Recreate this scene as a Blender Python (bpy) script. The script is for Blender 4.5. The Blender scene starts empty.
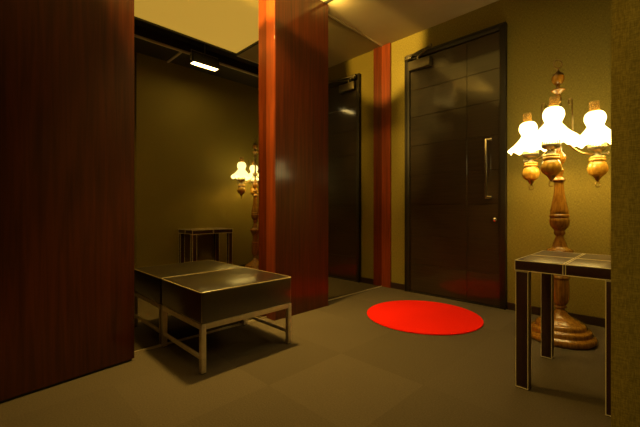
import bpy, bmesh, math, random
from mathutils import Vector, Matrix
random.seed(4)
S = bpy.context.scene
COL = S.collection
PI = math.pi

# ------------------------------------------------------------------ camera
cam_data = bpy.data.cameras.new('camera')
cam = bpy.data.objects.new('camera', cam_data)
COL.objects.link(cam)
cam.location = (2.1105, -3.0605, 0.8)
cam.rotation_euler = (PI/2, 0, math.radians(44.83))
cam_data.sensor_width = 36
cam_data.lens = 348/640*36
cam_data.shift_y = -3.5/640
cam_data.clip_start = 0.02
S.camera = cam

# ------------------------------------------------------------------ world, exposure
w = bpy.data.worlds.new('world'); S.world = w; w.use_nodes = True
w.node_tree.nodes['Background'].inputs[0].default_value = (0.02, 0.014, 0.006, 1)
w.node_tree.nodes['Background'].inputs[1].default_value = 0.2
S.view_settings.view_transform = 'Standard'
S.view_settings.look = 'None'
S.view_settings.gamma = 1
S.view_settings.use_curve_mapping = False
S.view_settings.exposure = 0.0
S.cycles.max_bounces = 10
S.cycles.glossy_bounces = 6
S.cycles.sample_clamp_indirect = 6

WARM = (1.0, 0.64, 0.13)
LUM = .95            # radiance of the luminous ceiling panel
P_BENCH = 13          # floodlight over the bench
P_SLOT = 1.5           # floodlight in the ceiling slot
P_EDGE = .5         # added fill for the ceiling and wall top by the door
P_BULB = 3.2         # each bulb of the floor lamp

def area(name, loc, sx, sy, power, rot=(0, 0, 0), col=WARM, spread=180):
    d = bpy.data.lights.new(name, 'AREA'); d.shape = 'RECTANGLE'
    d.size = sx; d.size_y = sy; d.energy = power; d.color = col
    d.spread = math.radians(spread)
    o = bpy.data.objects.new(name, d); COL.objects.link(o)
    o.location = loc; o.rotation_euler = rot
    return o
def point(name, loc, r, power, col=WARM):
    d = bpy.data.lights.new(name, 'POINT'); d.shadow_soft_size = r
    d.energy = power; d.color = col
    o = bpy.data.objects.new(name, d); COL.objects.link(o); o.location = loc
    return o
area('slot_light', (1.50, -1.24, 2.371), .05, .25, P_SLOT)
area('bench_light', (0.25, -1.78, 2.46), .05, .16, P_BENCH, rot=(0, 0, 0), spread=84)
area('edge_fill', (0.20, -1.02, 2.44), .14, .08, P_EDGE, rot=(math.radians(128), 0, math.radians(-4)), spread=100)
def spot(name, loc, aim, half, power, blend=.5, r=.03):
    d = bpy.data.lights.new(name, 'SPOT'); d.energy = power; d.color = WARM
    d.spot_size = 2*math.radians(half); d.spot_blend = blend; d.shadow_soft_size = r
    o = bpy.data.objects.new(name, d); COL.objects.link(o); o.location = loc
    o.rotation_euler = (Vector(aim)-Vector(loc)).to_track_quat('-Z', 'Y').to_euler()
# unseen narrow spots, added to light the pilaster side, corner strip and wallpaper
spot('side_fill_spot', (0.36, -2.75, 2.42), (0.05, -.9, 2.46), 13, 560, blend=.4)
spot('side_fill_spot', (0.40, -2.75, 2.40), (0.16, 0, 1.25), 9, 130, blend=.8)
spot('near_fill_spot', (1.3, -3.7, 2.42), (2.35, -2.0, .75), 24, 70, blend=.8, r=.06)  # unseen spot behind the camera, added to brighten the foreground wall
spot('side_fill_spot', (0.06, -2.32, 2.44), (0.04, -1.5, 2.20), 16, 80, blend=.5)
spot('panel_fill_spot', (1.50, -1.24, 2.37), (.13, -2.57, .55), 9, 75, blend=1, r=.05)  # extra beam added at the floodlight, makes the warm glow on the left panel
spot('side_fill_spot', (0.36, -2.95, 2.30), (0.03, -1.2, .75), 18, 90)

# ------------------------------------------------------------------ materials
def mat(name, base, rough=.5, metal=0, coat=0, coat_rough=.1, spec=.5):
    m = bpy.data.materials.new(name); m.use_nodes = True
    b = m.node_tree.nodes['Principled BSDF']
    b.inputs['Base Color'].default_value = (*base, 1)
    b.inputs['Roughness'].default_value = rough
    b.inputs['Metallic'].default_value = metal
    b.inputs['Coat Weight'].default_value = coat
    b.inputs['Coat Roughness'].default_value = coat_rough
    b.inputs['Specular IOR Level'].default_value = spec
    return m
def nodes(m):
    nt = m.node_tree
    return nt, nt.nodes, nt.links, nt.nodes['Principled BSDF']
def vary(m, c1, c2, scale=(1, 1, 1), nscale=5, detail=4, bump=0, pos=(.3, .7), distort=0):
    """two-tone noise over object coordinates, optional bump"""
    nt, N, L, b = nodes(m)
    tc = N.new('ShaderNodeTexCoord'); mp = N.new('ShaderNodeMapping')
    mp.inputs['Scale'].default_value = scale
    nz = N.new('ShaderNodeTexNoise'); nz.inputs['Scale'].default_value = nscale
    nz.inputs['Detail'].default_value = detail; nz.inputs['Distortion'].default_value = distort
    cr = N.new('ShaderNodeValToRGB')
    cr.color_ramp.elements[0].position = pos[0]; cr.color_ramp.elements[1].position = pos[1]
    cr.color_ramp.elements[0].color = (*c1, 1); cr.color_ramp.elements[1].color = (*c2, 1)
    L.new(tc.outputs['Object'], mp.inputs[0]); L.new(mp.outputs[0], nz.inputs['Vector'])
    L.new(nz.outputs[0], cr.inputs[0]); L.new(cr.outputs[0], b.inputs['Base Color'])
    if bump:
        bp = N.new('ShaderNodeBump'); bp.inputs['Strength'].default_value = bump
        bp.inputs['Distance'].default_value = .002
        L.new(nz.outputs[0], bp.inputs['Height']); L.new(bp.outputs[0], b.inputs['Normal'])
    return m

def wallpaper_mat():
    m = mat('woven_gold_wallpaper', (.3, .2, .06), .75, spec=.15)
    nt, N, L, b = nodes(m)
    tc = N.new('ShaderNodeTexCoord')
    outs = []
    for sc in ((70, 70, 420), (420, 420, 60)):
        mp = N.new('ShaderNodeMapping'); mp.inputs['Scale'].default_value = sc
        nz = N.new('ShaderNodeTexNoise'); nz.inputs['Scale'].default_value = 1; nz.inputs['Detail'].default_value = 2
        L.new(tc.outputs['Object'], mp.inputs[0]); L.new(mp.outputs[0], nz.inputs['Vector']); outs.append(nz.outputs[0])
    ad = N.new('ShaderNodeMath'); ad.operation = 'ADD'
    L.new(outs[0], ad.inputs[0]); L.new(outs[1], ad.inputs[1])
    hf = N.new('ShaderNodeMath'); hf.operation = 'MULTIPLY'; hf.inputs[1].default_value = .5
    L.new(ad.outputs[0], hf.inputs[0])
    cr = N.new('ShaderNodeValToRGB')
    cr.color_ramp.elements[0].position = .38; cr.color_ramp.elements[1].position = .62
    cr.color_ramp.elements[0].color = (.19, .148, .028, 1); cr.color_ramp.elements[1].color = (.33, .26, .058, 1)
    L.new(hf.outputs[0], cr.inputs[0]); L.new(cr.outputs[0], b.inputs['Base Color'])
    bp = N.new('ShaderNodeBump'); bp.inputs['Strength'].default_value = .35; bp.inputs['Distance'].default_value = .001
    L.new(hf.outputs[0], bp.inputs['Height']); L.new(bp.outputs[0], b.inputs['Normal'])
    return m

def carpet_mat():
    m = mat('carpet_tiles', (.1, .08, .05), .95, spec=.15)
    nt, N, L, b = nodes(m)
    tc = N.new('ShaderNodeTexCoord')
    sc = N.new('ShaderNodeVectorMath'); sc.operation = 'MULTIPLY'; sc.inputs[1].default_value = (2, 2, 0)
    fl = N.new('ShaderNodeVectorMath'); fl.operation = 'FLOOR'
    of = N.new('ShaderNodeVectorMath'); of.operation = 'ADD'; of.inputs[1].default_value = (.35, .2, 0)
    wn = N.new('ShaderNodeTexWhiteNoise'); wn.noise_dimensions = '2D'
    L.new(tc.outputs['Object'], sc.inputs[0]); L.new(sc.outputs[0], of.inputs[0]); L.new(of.outputs[0], fl.inputs[0]); L.new(fl.outputs[0], wn.inputs['Vector'])
    nz = N.new('ShaderNodeTexNoise'); nz.inputs['Scale'].default_value = 160; nz.inputs['Detail'].default_value = 3
    L.new(tc.outputs['Object'], nz.inputs['Vector'])
    a = N.new('ShaderNodeMath'); a.operation = 'MULTIPLY_ADD'; a.inputs[1].default_value = .24
    L.new(wn.outputs[0], a.inputs[0]); L.new(nz.outputs[0], a.inputs[2])
    cr = N.new('ShaderNodeValToRGB')
    cr.color_ramp.elements[0].position = .35; cr.color_ramp.elements[1].position = .95
    cr.color_ramp.elements[0].color = (.094, .074, .050, 1); cr.color_ramp.elements[1].color = (.145, .113, .080, 1)
    L.new(a.outputs[0], cr.inputs[0]); L.new(cr.outputs[0], b.inputs['Base Color'])
    bp = N.new('ShaderNodeBump'); bp.inputs['Strength'].default_value = .5; bp.inputs['Distance'].default_value = .003
    L.new(nz.outputs[0], bp.inputs['Height']); L.new(bp.outputs[0], b.inputs['Normal'])
    return m

M = {}
M['wallpaper'] = wallpaper_mat()
M['carpet'] = carpet_mat()
M['wood'] = vary(mat('mahogany_veneer', (.2, .03, .01), .5, coat=.65, coat_rough=.14, spec=.2),
                 (.042, .0064, .0003), (.095, .016, .0008), (14, 14, .7), 3, 5, pos=(.3, .75), distort=.6)
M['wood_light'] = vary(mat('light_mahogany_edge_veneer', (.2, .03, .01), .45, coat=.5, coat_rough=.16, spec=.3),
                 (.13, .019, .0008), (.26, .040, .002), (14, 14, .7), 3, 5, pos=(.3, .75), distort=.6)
M['ceiling'] = vary(mat('painted_ceiling', (.5, .4, .25), .75), (.46, .37, .22), (.52, .42, .26), (1, 1, 1), 3)
M['slot'] = mat('dark_slot_paint', (.02, .016, .012), .6)
M['darkceil'] = mat('dark_ceiling_paint', (.05, .04, .03), .6)
M['mirror'] = mat('smoked_bronze_mirror', (.44, .41, .31), .012, metal=1)
M['steel'] = mat('brushed_steel', (.62, .56, .46), .35, metal=1)
M['frame_metal'] = vary(mat('satin_frame_metal', (.55, .48, .38), .42, metal=.45), (.68, .59, .46), (.8, .7, .56), (1, 1, 1), 30)
M['leather'] = vary(mat('dark_brown_leather', (.03, .012, .01), .36, coat=1.0, coat_rough=.24, spec=.7), (.010, .006, .004), (.018, .010, .006), (1, 1, 1), 60, bump=.25)
M['leather'].node_tree.nodes['Principled BSDF'].inputs['Coat IOR'].default_value = 1.75
M['leather_red'] = vary(mat('oxblood_leather', (.05, .01, .01), .35, coat=.4, coat_rough=.2, spec=.5), (.030, .009, .010), (.045, .013, .013), (1, 1, 1), 70, bump=.25)
M['piping'] = mat('cream_piping', (.75, .66, .48), .5)
M['bench_piping'] = mat('tan_piping', (.42, .33, .2), .4)
M['door'] = vary(mat('wenge_door_veneer', (.03, .015, .008), .45, coat=.7, coat_rough=.09, spec=.3), (.024, .013, .005), (.040, .023, .008), (1.2, 1.2, 30), 3, 4)
M['door'].node_tree.nodes['Principled BSDF'].inputs['Coat IOR'].default_value = 1.6
M['doorframe'] = mat('dark_door_frame', (.018, .012, .007), .5)
M['baseboard'] = mat('dark_baseboard', (.035, .016, .010), .4)
M['rug'] = vary(mat('red_felt_rug', (.85, .02, .008), .95, spec=.1), (.96, .012, .003), (1, .022, .006), (1, 1, 1), 120, bump=.4)
M['oak'] = vary(mat('turned_honey_wood', (.4, .16, .03), .25, coat=.6, coat_rough=.08), (.22, .085, .009), (.50, .24, .028), (30, 30, 3), 2.5, 4, distort=1)
M['honey'] = vary(mat('pale_honey_wood', (.6, .3, .04), .22, coat=.7, coat_rough=.06), (.52, .25, .025), (.85, .50, .07), (20, 20, 6), 2.5, 4, distort=1)
M['brass'] = mat('aged_brass', (.34, .23, .08), .3, metal=1)
M['pewter'] = mat('burner_metal', (.30, .26, .17), .4, metal=.8)
M['paletrim'] = mat('pale_trim_paint', (.85, .8, .68), .5)
M['chrome'] = mat('chrome', (.85, .8, .72), .22, metal=1)
M['closer'] = mat('closer_grey_metal', (.16, .13, .08), .45, metal=.6)
M['black'] = mat('black_enamel', (.02, .018, .015), .45)
M['kick'] = mat('black_kickboard', (.01, .008, .006), .5)

def emis(name, col, s):
    m = bpy.data.materials.new(name); m.use_nodes = True
    nt = m.node_tree; nt.nodes.clear()
    e = nt.nodes.new('ShaderNodeEmission'); o = nt.nodes.new('ShaderNodeOutputMaterial')
    e.inputs[0].default_value = (*col, 1); e.inputs[1].default_value = s
    nt.links.new(e.outputs[0], o.inputs[0]); return m
M['lumceil'] = mat('luminous_ceiling_sheet', (.80, .62, .25), .6)
lb = M['lumceil'].node_tree.nodes['Principled BSDF']
lb.inputs['Emission Color'].default_value = (1, .61, .10, 1); lb.inputs['Emission Strength'].default_value = LUM
M['lampglass'] = emis('halogen_glass', (1, .82, .45), 26)
# milk glass: translucent white with the lit bulb's glow through it
mg = mat('milk_glass', (.92, .86, .70), .25)
b = mg.node_tree.nodes['Principled BSDF']
b.inputs['Emission Color'].default_value = (1, .80, .30, 1); b.inputs['Emission Strength'].default_value = 5.5
M['milk'] = mg
cg = mat('chimney_glass', (.75, .55, .2), .08)
cb = cg.node_tree.nodes['Principled BSDF']; cb.inputs['Transmission Weight'].default_value = .75
cb.inputs['Emission Color'].default_value = (1, .62, .12, 1); cb.inputs['Emission Strength'].default_value = .04
M['chimney'] = cg

# ------------------------------------------------------------------ mesh helpers
def box(bm, x0, x1, y0, y1, z0, z1, bev=0, seg=2):
    r = bmesh.ops.create_cube(bm, size=1)
    vs = r['verts']
    for v in vs:
        v.co = Vector((x0 if v.co.x < 0 else x1, y0 if v.co.y < 0 else y1, z0 if v.co.z < 0 else z1))
    if bev:
        es = list({e for v in vs for e in v.link_edges})
        bmesh.ops.bevel(bm, geom=es, offset=bev, segments=seg, profile=.5, affect='EDGES')
def tube(bm, pts, r, seg=10, closed=False, cap=True):
    pts = [Vector(p) for p in pts]; n = len(pts)
    rr = r if isinstance(r, (list, tuple)) else [r]*n
    rings = []; up = None
    for i, p in enumerate(pts):
        a = pts[i-1] if (i > 0 or closed) else p
        c = pts[(i+1) % n] if (i < n-1 or closed) else p
        t = (c-a).normalized()
        if up is None:
            up = t.orthogonal().normalized()
        else:
            up = (up - t*up.dot(t)).normalized()
        s = t.cross(up)
        rings.append([bm.verts.new(p + (up*math.cos(2*PI*k/seg) + s*math.sin(2*PI*k/seg))*rr[i]) for k in range(seg)])
    m = n if closed else n-1
    for i in range(m):
        A, B = rings[i], rings[(i+1) % n]
        for k in range(seg):
            bm.faces.new((A[k], A[(k+1) % seg], B[(k+1) % seg], B[k]))
    if cap and not closed:
        bm.faces.new(rings[0][::-1]); bm.faces.new(rings[-1])
def lathe(bm, prof, cx=0, cy=0, seg=40, ripple=None):
    rings = []
    for r, z in prof:
        ring = []
        for k in range(seg):
            a = 2*PI*k/seg; q = r; zz = z
            if ripple:
                q, zz = ripple(r, z, a)
            ring.append(bm.verts.new((cx+q*math.cos(a), cy+q*math.sin(a), zz)))
        rings.append(ring)
    for A, B in zip(rings, rings[1:]):
        for k in range(seg):
            bm.faces.new((A[k], A[(k+1) % seg], B[(k+1) % seg], B[k]))
    return rings
def solid_lathe(bm, prof, **k):
    rs = lathe(bm, prof, **k)
    bm.faces.new(rs[0][::-1]); bm.faces.new(rs[-1])
def link(name, bm, m, parent=None, smooth=False, angle=35):
    bmesh.ops.recalc_face_normals(bm, faces=bm.faces)
    me = bpy.data.meshes.new(name); bm.to_mesh(me); bm.free()
    me.materials.append(m)
    if smooth:
        for p in me.polygons: p.use_smooth = True
        me.set_sharp_from_angle(angle=math.radians(angle))
    o = bpy.data.objects.new(name, me); COL.objects.link(o)
    if parent: o.parent = parent
    return o
def bx(name, m, dims, parent=None, bev=0):
    bm = bmesh.new(); box(bm, *dims, bev=bev)
    return link(name, bm, m, parent, smooth=bool(bev))
def tag(o, label, cat, group=None):
    o['label'] = label; o['category'] = cat
    if group: o['group'] = group
    return o
def struct(o, label=None):
    o['kind'] = 'structure'
    if label: o['label'] = label
    return o
def thing(name, label, cat, loc=(0, 0, 0), group=None):
    o = bpy.data.objects.new(name, None); COL.objects.link(o); o.location = loc
    o.empty_display_size = .1
    return tag(o, label, cat, group)
def rel(o, loc):   # dims given in world; shift mesh under a parent Empty that stands at loc
    for v in o.data.vertices: v.co -= Vector(loc)
    return o

# ------------------------------------------------------------------ the room
ZC = 2.52
struct(bx('floor', M['carpet'], (-.1, 3.6, -4.6, .15, -.08, 0)), 'olive brown carpet tiles')
struct(bx('wall_back', M['wallpaper'], (-.1, 2.12, 0, .15, 0, 2.75)), 'gold woven wallpaper wall around the dark door')
bm = bmesh.new(); box(bm, -.12, -.02, -4.6, 0, 0, 2.75)
struct(link('wall_left', bm, M['kick']), 'wall that carries the mirrors and wooden panels')
struct(bx('wall_right', M['wallpaper'], (2.0, 2.12, -1.78, 0, 0, 2.75)), 'gold wallpaper wall beside the floor lamp')
bm = bmesh.new(); box(bm, 2.05, 3.6, -1.99, -1.779, 0, 2.75)
struct(link('wall_near', bm, M['wallpaper']), 'wallpapered corner in the foreground at the right')
struct(bx('wall_front', M['wallpaper'], (-.1, 3.6, -4.7, -4.6, 0, 2.75)))
struct(bx('wall_side', M['wallpaper'], (3.6, 3.7, -4.6, -1.9, 0, 2.75)))
# ceiling: painted part by the door, luminous part, dark slot, dark strip
bm = bmesh.new()
box(bm, -.02, 1.29, -.965, 0, ZC, ZC+.12)
struct(link('ceiling', bm, M['ceiling']), 'tan painted ceiling in front of the door')
bm = bmesh.new()
box(bm, 1.29, 1.61, -4.6, 0, ZC+.1, ZC+.14)
box(bm, -.02, 3.6, -4.6, 0, ZC+.16, ZC+.2)
struct(link('ceiling_slot', bm, M['slot']), 'dark ceiling slot')
bm = bmesh.new()
box(bm, 1.61, 2.0, -4.6, 0, ZC, ZC+.1); box(bm, 2.0, 3.6, -4.6, -1.9, ZC, ZC+.1)
box(bm, -.02, 1.29, -4.6, -3.1, ZC, ZC+.1)
struct(link('ceiling_dark', bm, M['darkceil']), 'dark painted ceiling strip')
lc = bx('ceiling_light_sheet', M['lumceil'], (0, 1.272, -3.1, -.985, ZC+.012, ZC+.03))
struct(lc, 'glowing warm ceiling panel')
bm = bmesh.new()
box(bm, 0, 1.29, -.985, -.965, ZC-.006, ZC+.03); box(bm, 1.272, 1.29, -4.6, -.985, ZC-.006, ZC+.1)
struct(link('trim_1', bm, M['black']), 'thin black trim round the glowing ceiling panel')
bm = bmesh.new()
box(bm, 1.598, 1.618, -4.6, 0, ZC-.016, ZC+.005); box(bm, 1.618, 2.0, -1.455, -1.435, ZC-.014, ZC+.002)
box(bm, 1.285, 1.297, -.965, 0, ZC-.008, ZC+.005)
struct(link('trim_2', bm, M['paletrim']), 'pale metal edging on the ceiling slot')
# ceiling edge fillet over the mirror
struct(bx('trim_3', M['ceiling'], (.0, .012, -.93, 0, ZC-.012, ZC)), 'thin fillet above the mirror by the door')
# baseboards
struct(bx('baseboard_back', M['baseboard'], (1.202, 2.0, -.012, 0, 0, .058)), 'dark baseboard right of the door')
struct(bx('baseboard_door', M['baseboard'], (.106, .285, -.012, 0, 0, .058)), 'dark baseboard left of the door')
struct(bx('baseboard_right', M['baseboard'], (1.988, 2.0, -1.78, -.012, 0, .058)))

# wooden pilasters and panels
bm = bmesh.new(); box(bm, -.02, .107, -1.500, -.946, .0, ZC-.002, bev=.0015)
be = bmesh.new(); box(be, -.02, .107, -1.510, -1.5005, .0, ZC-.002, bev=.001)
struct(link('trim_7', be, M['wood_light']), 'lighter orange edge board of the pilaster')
struct(link('trim_4', bm, M['wood']), 'mahogany pilaster standing between the two mirrors')
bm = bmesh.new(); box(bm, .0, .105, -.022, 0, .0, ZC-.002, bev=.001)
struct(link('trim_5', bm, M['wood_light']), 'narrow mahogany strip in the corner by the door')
# the big left panel, turned very slightly
bm = bmesh.new(); box(bm, -.06, 0, -1.9, 0, .012, ZC-.002, bev=.0015)
for v in bm.verts:
    v.co = Matrix.Rotation(math.radians(7.0), 4, 'Z') @ v.co
    v.co += Vector((.103, -2.443, 0))
pn = link('trim_6', bm, M['wood']); struct(pn, 'wide mahogany panel at the far left')
bm = bmesh.new(); box(bm, -.06, -.008, -1.9, -.01, 0, .03)
for v in bm.verts:
    v.co = Matrix.Rotation(math.radians(7.0), 4, 'Z') @ v.co
    v.co += Vector((.103, -2.443, 0))
struct(link('baseboard_left', bm, M['kick']), 'black kickboard under the wide mahogany panel')

# ------------------------------------------------------------------ mirrors
t = thing('wall_mirror', 'tall smoked mirror behind the low bench, reflecting table and lamp', 'mirror', (0, -1.98, 0))
rel(bx('mirror_glass', M['mirror'], (-.016, .008, -2.6, -1.5105, .012, ZC+.01), t), t.location)
rel(bx('bottom_rail', M['frame_metal'], (-.016, .012, -2.6, -1.5105, 0, .012), t), t.location)['label'] = 'pale metal bottom rail'
t = thing('wall_mirror', 'narrow tall smoked mirror by the corner, reflecting the dark door', 'mirror', (0, -.48, 0))
rel(bx('mirror_glass', M['mirror'], (-.016, 0, -.946, 0, .008, ZC), t), t.location)
rel(bx('bottom_rail', M['frame_metal'], (-.016, .004, -.946, -.022, 0, .008), t), t.location)['label'] = 'pale metal bottom rail'

# ------------------------------------------------------------------ door
bm = bmesh.new()
DX0, DX1, DZ = .285, 1.202, 2.308
fw = .048
def door_leaf():
    bm = bmesh.new()
    x0, x1 = DX0+fw, DX1-fw; zs = [.012, .275, .557, .85, 1.135, 1.42, 1.70, 1.96, DZ-fw-.003]
    gx = .885; g = .0011
    box(bm, x0+.002, x1-.002, -.006, .0, .012, DZ-fw-.003)     # ground the planks stand on
    for a, b_ in zip(zs, zs[1:]):
        box(bm, x0+.003, gx-g, -.018, -.006, a+g, b_-g, bev=.0012, seg=1)
        box(bm, gx+g, x1-.003, -.018, -.006, a+g, b_-g, bev=.0012, seg=1)
    return bm
door = link('door_1', door_leaf(), M['door'])
struct(door, 'tall dark brown flush door with grooves')
bm = bmesh.new()
for d in ((DX0, DX0+fw, -.035, 0, 0, DZ), (DX1-fw, DX1, -.035, 0, 0, DZ), (DX0+fw, DX1-fw, -.035, 0, DZ-fw, DZ)):
    box(bm, *d, bev=.003)
# raised outer lip and inner step of the frame
for d in ((DX0, DX0+.012, -.045, -.03, 0, DZ), (DX1-.012, DX1, -.045, -.03, 0, DZ), (DX0+.012, DX1-.012, -.045, -.03, DZ-.012, DZ)):
    box(bm, *d, bev=.002)
link('door_frame', bm, M['doorframe'], door, smooth=True)
bx('threshold', M['doorframe'], (DX0+fw, DX1-fw, -.03, 0, 0, .01), door)
# pull handle
bm = bmesh.new()
hx = 1.062; z0, z1 = .905, 1.375
tube(bm, [(hx+.03, -.018, z1), (hx+.03, -.060, z1)], .008)
tube(bm, [(hx+.03, -.018, z0), (hx+.03, -.060, z0)], .008)
box(bm, hx-.008, hx+.045, -.072, -.056, z1-.009, z1+.009, bev=.003)
box(bm, hx-.008, hx+.045, -.072, -.056, z0-.009, z0+.009, bev=.003)
box(bm, hx-.012, hx+.006, -.074, -.054, z0-.012, z1+.012, bev=.004)
link('pull_handle', bm, M['chrome'], door, smooth=True)
bm = bmesh.new()
prof = [(.016, 0), (.016, .004), (.010, .006), (.010, .022), (.007, .024)]
lathe(bm, prof, seg=20)
bmesh.ops.holes_fill(bm, edges=bm.edges)
box(bm, -.002, .014, -.004, .004, .018, .032, bev=.001)
for v in bm.verts: v.co = Matrix.Rotation(PI/2, 4, 'X') @ v.co + Vector((1.112, -.018, .722))
link('lock_knob', bm, M['chrome'], door, smooth=True)
# closer: body on the leaf, arm and bracket on the frame
bm = bmesh.new()
box(bm, .340, .560, -.07, -.018, 2.145, 2.232, bev=.006)
cl = link('door_closer', bm, M['closer'], door, smooth=True)
bm = bmesh.new()
box(bm, .31, .38, -.095, -.05, 2.250, 2.262, bev=.003)
tube(bm, [(.43, -.045, 2.23), (.43, -.045, 2.268)], .012)
box(bm, .425, .445, -.055, -.035, 2.262, 2.272)
pts = [(.43, -.045, 2.262), (.62, -.16, 2.266)]
tube(bm, pts, .008, 8)
tube(bm, [(.62, -.16, 2.272), (.33, -.06, 2.285)], .008, 8)
tube(bm, [(.62, -.16, 2.255), (.62, -.16, 2.283)], .012, 10)
box(bm, .315, .385, -.075, -.035, 2.272, 2.300, bev=.003)
link('closer_arm', bm, M['closer'], cl, smooth=True)

# ------------------------------------------------------------------ rug
bm = bmesh.new()
R = .418
prof = [(R-.004, .0), (R, .003), (R, .007), (R-.004, .010)]
solid_lathe(bm, prof, seg=96)
o = link('round_rug', bm, M['rug'], smooth=True); o.location = (.805, -.645, 0)
tag(o, 'bright red round rug lying on the carpet before the door', 'rug')

# ------------------------------------------------------------------ bench
def frame_piping(bm, x0, x1, y0, y1, z, r):
    c = .008; pts = []
    for (px, py, a0) in ((x1-c, y1-c, 0), (x0+c, y1-c, 90), (x0+c, y0+c, 180), (x1-c, y0+c, 270)):
        for k in range(4):
            a = math.radians(a0+30*k); pts.append((px+c*math.cos(a), py+c*math.sin(a), z))
    tube(bm, pts, r, 8, closed=True)
B = (.256, -1.994, 0)
t = thing('low_bench', 'square low bench, dark leather seat on metal frame, against the mirror', 'bench', B)
bm = bmesh.new(); box(bm, .013, .515, -2.270, -1.698, .243, .400, bev=.010, seg=3)
seat = rel(link('seat_cushion', bm, M['leather'], t, smooth=True), B)
bm = bmesh.new()
frame_piping(bm, .015, .514, -2.269, -1.699, .396, .0032)
for x, y in ((.513, -2.268), (.513, -1.700)):
    tube(bm, [(x-.002, y+(.002 if y < -2 else -.002), .25), (x-.002, y+(.002 if y < -2 else -.002), .395)], .0018, 6)
rel(link('piping', bm, M['bench_piping'], seat, smooth=True), B)
T = .026
bm = bmesh.new()
x0, x1, y0, y1 = .013, .515, -2.270, -1.698
for d in ((x0+T, x1-T, y0, y0+T), (x0+T, x1-T, y1-T, y1), (x0, x0+T, y0+T, y1-T), (x1-T, x1, y0+T, y1-T)):
    box(bm, *d, .215, .2425, bev=.002)
rel(link('seat_frame', bm, M['frame_metal'], t, smooth=True), B)
for x in (x0, x1-T):
    for y in (y0, y1-T):
        lg = rel(bx('leg', M['frame_metal'], (x, x+T, y, y+T, .004, .2425), t, bev=.002), B)
        rel(bx('foot_cap', M['black'], (x+.002, x+T-.002, y+.002, y+T-.002, 0, .004), lg), B)
        for z in (.072, .228):
            for fx, fy, ax in ((x+T/2, y if y == y0 else y+T, 1), (x+T, y+T/2, 0)):
                if ax == 0 and x == x0: continue
                s = (1 if (ax == 0 or y != y0) else -1)
                d = Vector((1, 0, 0)) if ax == 0 else Vector((0, s, 0))
                bm = bmesh.new(); p = Vector((fx, fy, z)); tube(bm, [p-d*.001, p+d*.0015], .0045, 10)
                rel(link('screw', bm, M['steel'], lg, smooth=True), B)
for y in (y0+.005, y1-.021):
    rel(bx('stretcher', M['frame_metal'], (x0+T, x1-T, y, y+.016, .064, .082), t, bev=.002), B)

# ------------------------------------------------------------------ small table
TB = (1.8115, -1.07, 0)
t = thing('side_table', 'dark leather covered side table with cream piping beside the lamp', 'table', TB)
x0, x1, y0, y1 = 1.626, 1.996, -1.322, -.818
zt, zb = .574, .528
top = rel(bx('table_top', M['leather_red'], (x0, x1, y0, y1, zb, zt), t, bev=.002), TB)
def lines(name, parent, segs, r=.0019):
    bm = bmesh.new()
    for a, b_ in segs: tube(bm, [a, b_], r, 6)
    return rel(link(name, bm, M['piping'], parent, smooth=True), TB)
mx, my = (x0+x1)/2, (y0+y1)/2
segs = []
for z in (zb+.001, zt-.001):
    segs += [((x0, y0, z), (x1, y0, z)), ((x0, y1, z), (x1, y1, z)), ((x0, y0, z), (x0, y1, z)), ((x1, y0, z), (x1, y1, z))]
for x in (x0, x1):
    for y in (y0, y1): segs.append(((x, y, zb), (x, y, zt)))
for dx in (-.0045, .0045):
    segs += [((mx+dx, y0, zt), (mx+dx, y1, zt)), ((mx+dx, y0, zb), (mx+dx, y0, zt))]
    segs += [((x0, my+dx, zt), (x1, my+dx, zt)), ((x0, my+dx, zb), (x0, my+dx, zt))]
lines('piping', top, segs)
L_ = .048
for lx in (x0+.003, x1-.003-L_):
    for ly in (y0+.003, y1-.003-L_):
        lg = rel(bx('leg', M['leather_red'], (lx, lx+L_, ly, ly+L_, .003, zb), t, bev=.002), TB)
        s = []
        for ax in (lx, lx+L_):
            for ay in (ly, ly+L_): s.append(((ax, ay, .004), (ax, ay, zb)))
        for z in (.005, zb-.004):
            s += [((lx, ly, z), (lx+L_, ly, z)), ((lx, ly, z), (lx, ly+L_, z)), ((lx+L_, ly, z), (lx+L_, ly+L_, z)), ((lx, ly+L_, z), (lx+L_, ly+L_, z))]
        lines('piping', lg, s, .0019)
        rel(bx('foot_pad', M['black'], (lx+.004, lx+L_-.004, ly+.004, ly+L_-.004, 0, .004), lg), TB)

# ------------------------------------------------------------------ floor lamp
LP = (1.647, -.474, 0)
lamp = thing('floor_lamp', 'turned wooden floor lamp with three white ruffled glass oil-lamp shades', 'lamp', LP)
def smooth_prof(pts, n=5):
    out = []
    P = [pts[0]]+list(pts)+[pts[-1]]
    for i in range(1, len(P)-2):
        p0, p1, p2, p3 = P[i-1], P[i], P[i+1], P[i+2]
        for k in range(n):
            u = k/n
            q = []
            for j in (0, 1):
                q.append(.5*((2*p1[j])+(-p0[j]+p2[j])*u+(2*p0[j]-5*p1[j]+4*p2[j]-p3[j])*u*u+(-p0[j]+3*p1[j]-3*p2[j]+p3[j])*u**3))
            out.append((max(q[0], .001), q[1]))
    out.append(pts[-1]); return out
bm = bmesh.new()
solid_lathe(bm, [(.170, 0), (.180, .008), (.183, .02), (.180, .034), (.172, .042), (.162, .045), (.158, .050), (.160, .060), (.155, .072), (.148, .077),
                 (.137, .079), (.133, .085), (.134, .094), (.127, .106), (.117, .111), (.108, .114), (.100, .122), (.078, .134), (.055, .145), (.042, .158), (.034, .175)], seg=64)
link('base', bm, M['oak'], lamp, smooth=True, angle=50)
bm = bmesh.new()
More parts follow.
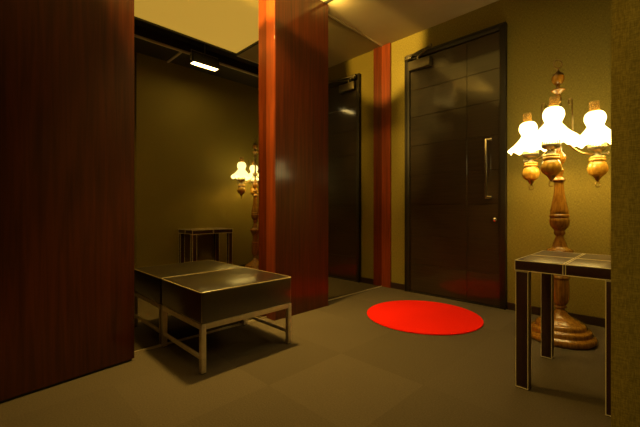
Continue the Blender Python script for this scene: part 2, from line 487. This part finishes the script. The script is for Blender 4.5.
solid_lathe(bm, smooth_prof([(0.0313, .172), (0.0239, .185), (0.0221, .192), (0.0331, .198), (0.0331, .206), (0.0258, .212), (0.0368, .225), (0.0460, .25), (0.0488, .29), (0.0488, .35), (0.0451, .372),
     (0.0506, .378), (0.0506, .388), (0.0414, .395), (0.0368, .42), (0.0360, .46), (0.0480, .50), (0.0600, .525), (0.0688, .538), (0.0696, .552), (0.0624, .560), (0.0480, .566), (0.0400, .575), (0.0360, .59), (0.0272, .615), (0.0224, .632), (0.0216, .642),
     (0.0288, .650), (0.0304, .662), (0.0272, .672), (0.0368, .684), (0.0480, .70), (0.0528, .72), (0.0536, .742), (0.0480, .752), (0.0528, .758), (0.0536, .768), (0.0480, .776), (0.0500, .79), (0.0440, .82), (0.0360, .86), (0.0300, .90), (0.0255, .94), (0.0240, .965),
     (0.0240, .972), (0.0336, .980), (0.0344, .988), (0.0240, .998), (0.0192, 1.01), (0.0240, 1.03), (0.0272, 1.045), (0.0192, 1.06), (0.0176, 1.075), (0.0272, 1.09), (0.0376, 1.11), (0.0376, 1.13), (0.0272, 1.15), (0.0176, 1.165), (0.0160, 1.19)], 3), seg=40)
link('pole', bm, M['oak'], lamp, smooth=True, angle=60)
bm = bmesh.new()
solid_lathe(bm, smooth_prof([(.012, 1.18), (.012, 1.23), (.030, 1.245), (.032, 1.27), (.012, 1.29), (.011, 1.45), (.016, 1.47), (.020, 1.49)], 3), seg=24)
link('centre_rod', bm, M['brass'], lamp, smooth=True, angle=60)
bm = bmesh.new()
solid_lathe(bm, smooth_prof([(.006, 1.485), (.014, 1.495), (.016, 1.505), (.010, 1.515), (.020, 1.527), (.037, 1.540), (.037, 1.546), (.016, 1.548), (.010, 1.560), (.010, 1.575), (.018, 1.578),
     (.029, 1.592), (.034, 1.610), (.032, 1.632)], 3), seg=32)
fin = link('finial', bm, M['oak'], lamp, smooth=True, angle=60)
bm = bmesh.new()
solid_lathe(bm, [(.033, 1.630), (.028, 1.641), (.016, 1.652), (.008, 1.660), (.006, 1.676), (.003, 1.682)], seg=24)
tube(bm, [(.026*math.cos(a)*.707, -.026*math.cos(a)*-.707, 1.706+.026*math.sin(a)) for a in [2*PI*k/24 for k in range(24)]], .0035, 8, closed=True)
link('ring_cap', bm, M['brass'], fin, smooth=True, angle=50)
ARM = .205
def rip(r, z, a):
    # ruffled skirt near the rim of the shade
    k = max(0, (r-.070)/.055)
    return r*(1+.06*k*math.cos(9*a)), z+.012*k*math.cos(9*a+.6)
def lamp_unit(dx, dy, lean):
    n = math.hypot(dx, dy); ux, uy = dx/n, dy/n
    cx, cy = ux*ARM, uy*ARM
    # curved brass arm, low loop from the centre
    bm = bmesh.new()
    pts = []
    for k in range(17):
        u = k/16
        r = .02+(ARM-.02)*u
        z = 1.245-.105*math.sin(min(1, u*1.35)*PI/2)
        pts.append((ux*r, uy*r, z))
    tube(bm, pts, .0055, 10)
    arm = link('arm', bm, M['brass'], lamp, smooth=True, angle=60)
    # font
    bm = bmesh.new()
    solid_lathe(bm, smooth_prof([(.010, .992), (.022, 1.000), (.041, 1.014), (.051, 1.034), (.0525, 1.052), (.047, 1.072), (.039, 1.086), (.038, 1.092), (.043, 1.096), (.043, 1.104), (.040, 1.108), (.042, 1.116), (.036, 1.122)], 3), cx=cx, cy=cy, seg=36)
    font = link('font', bm, M['honey'], lamp, smooth=True, angle=60)
    bm = bmesh.new()
    solid_lathe(bm, [(.003, .968), (.007, .974), (.012, .984), (.024, 1.000), (.018, 1.006)], cx=cx, cy=cy, seg=20)
    q = (.7, .7) if abs(dx) > 0 else (.7, .7)
    tube(bm, [(cx+.016*math.cos(a)*q[0], cy+.016*math.cos(a)*q[1], .952+.016*math.sin(a)) for a in [2*PI*k/16 for k in range(16)]], .0028, 6, closed=True)
    link('drop_ring', bm, M['brass'], font, smooth=True, angle=50)
    bm = bmesh.new()
    solid_lathe(bm, [(.024, 1.120), (.019, 1.125), (.019, 1.150), (.022, 1.153), (.040, 1.160), (.048, 1.170), (.049, 1.180), (.045, 1.184), (.02, 1.186)], cx=cx, cy=cy, seg=28)
    for k in range(20):
        a = 2*PI*k/20
        box(bm, cx+.045*math.cos(a)-.0018, cx+.045*math.cos(a)+.0018, cy+.045*math.sin(a)-.0018, cy+.045*math.sin(a)+.0018, 1.182, 1.202)
    # wick key
    tube(bm, [(cx+ux*.018, cy+uy*.018, 1.14), (cx+ux*.055, cy+uy*.055, 1.14)], .0022, 8)
    tube(bm, [(cx+ux*.055-uy*.008*math.cos(a), cy+uy*.055+ux*.008*math.cos(a), 1.14+.008*math.sin(a)) for a in [2*PI*k/12 for k in range(12)]], .0018, 6, closed=True)
    link('burner', bm, M['pewter'], font, smooth=True, angle=50)
    # milk glass shade, standing a little askew on its burner
    bm = bmesh.new()
    pr = smooth_prof([(.126, 1.204), (.112, 1.222), (.088, 1.246), (.064, 1.275), (.044, 1.300), (.041, 1.312), (.048, 1.330), (.053, 1.348), (.051, 1.368), (.042, 1.386), (.030, 1.394)], 4)
    lathe(bm, pr, cx=0, cy=0, seg=72, ripple=rip)
    tilt = Matrix.Translation((cx, cy, 1.12)) @ Matrix.Rotation(math.radians(lean), 4, Vector((-.705, .709, 0))) @ Matrix.Translation((-cx, -cy, -1.12))
    for v in bm.verts: v.co = tilt @ (v.co + Vector((cx, cy, 0)))
    sh = link('lamp_shade', bm, M['milk'], lamp, smooth=True, angle=80)
    md = sh.modifiers.new('thickness', 'SOLIDIFY'); md.thickness = .003; md.offset = 0
    bm = bmesh.new()
    lathe(bm, [(.026, 1.385), (.027, 1.41), (.027, 1.455), (.025, 1.455), (.025, 1.385)], cx=cx, cy=cy, seg=28)
    for v in bm.verts: v.co = tilt @ v.co
    link('chimney', bm, M['chimney'], sh, smooth=True, angle=50)
    point('bulb_light', (LP[0]+cx, LP[1]+cy, 1.27), .025, P_BULB)
for d in ((-.866, .5, -4), (0, -1, 4), (.866, .5, -3)): lamp_unit(*d)
for a0 in (90, 210, 330):      # slim scroll rods between the arms, each with a hook
    ux, uy = math.cos(math.radians(a0)), math.sin(math.radians(a0))
    bm = bmesh.new()
    sc = [(ux*(.012+.078*math.sin(k/8*PI/2)), uy*(.012+.078*math.sin(k/8*PI/2)), 1.22+.05*(1-math.cos(k/8*PI/2))) for k in range(9)]
    sc += [(ux*.09, uy*.09, 1.27+.03*k) for k in range(1, 6)]
    for k in range(11):
        a = PI*k/6
        rr = .09-.012+.012*math.cos(a); sc.append((ux*rr, uy*rr, 1.452+.018*math.sin(a)))
    tube(bm, sc, .0038, 8)
    link('scroll_hook', bm, M['brass'], lamp, smooth=True, angle=60)
lamp.rotation_euler = Matrix.Rotation(math.radians(-.6), 3, Vector((-.705, .709, 0))).to_euler()

# ------------------------------------------------------------------ floodlights
def floodlight(loc, label, group=None, tilt=0):
    x, y, z = loc
    t = thing('floodlight', label, 'floodlight', (x, y, z), group)
    bm = bmesh.new()
    # open-bottomed housing
    w_, l_, h_ = .045, .150, .105
    for d in ((-w_, -w_+.003, -l_, l_, 0, h_), (w_-.003, w_, -l_, l_, 0, h_), (-w_+.003, w_-.003, -l_, -l_+.003, 0, h_), (-w_+.003, w_-.003, l_-.003, l_, 0, h_), (-w_+.003, w_-.003, -l_+.003, l_-.003, h_-.003, h_)):
        box(bm, *d)
    h = link('housing', bm, M['black'], t)
    bx('glass', M['lampglass'], (-w_+.004, w_-.004, -l_+.006, l_-.006, .004, .007), t)['label'] = 'glowing white glass'
    bm = bmesh.new()
    for s in (-1, 1):
        tube(bm, [(0, s*(l_+.006), .03), (0, s*(l_+.006), .14)], .004, 8)
        tube(bm, [(0, s*(l_-.001), .035), (0, s*(l_+.012), .035)], .009, 10)
    tube(bm, [(0, -l_-.006, .138), (0, l_+.006, .138)], .004, 8)
    tube(bm, [(0, 0, .138), (0, 0, ZC+.1-z)], .006, 8)
    link('bracket', bm, M['steel'], t, smooth=True)
    return t
floodlight((1.50, -1.24, 2.376), 'floodlight hanging in the dark ceiling slot, seen in the bench mirror', None)

# the lamp body tilts with everything parented to it
bpy.context.view_layer.update()
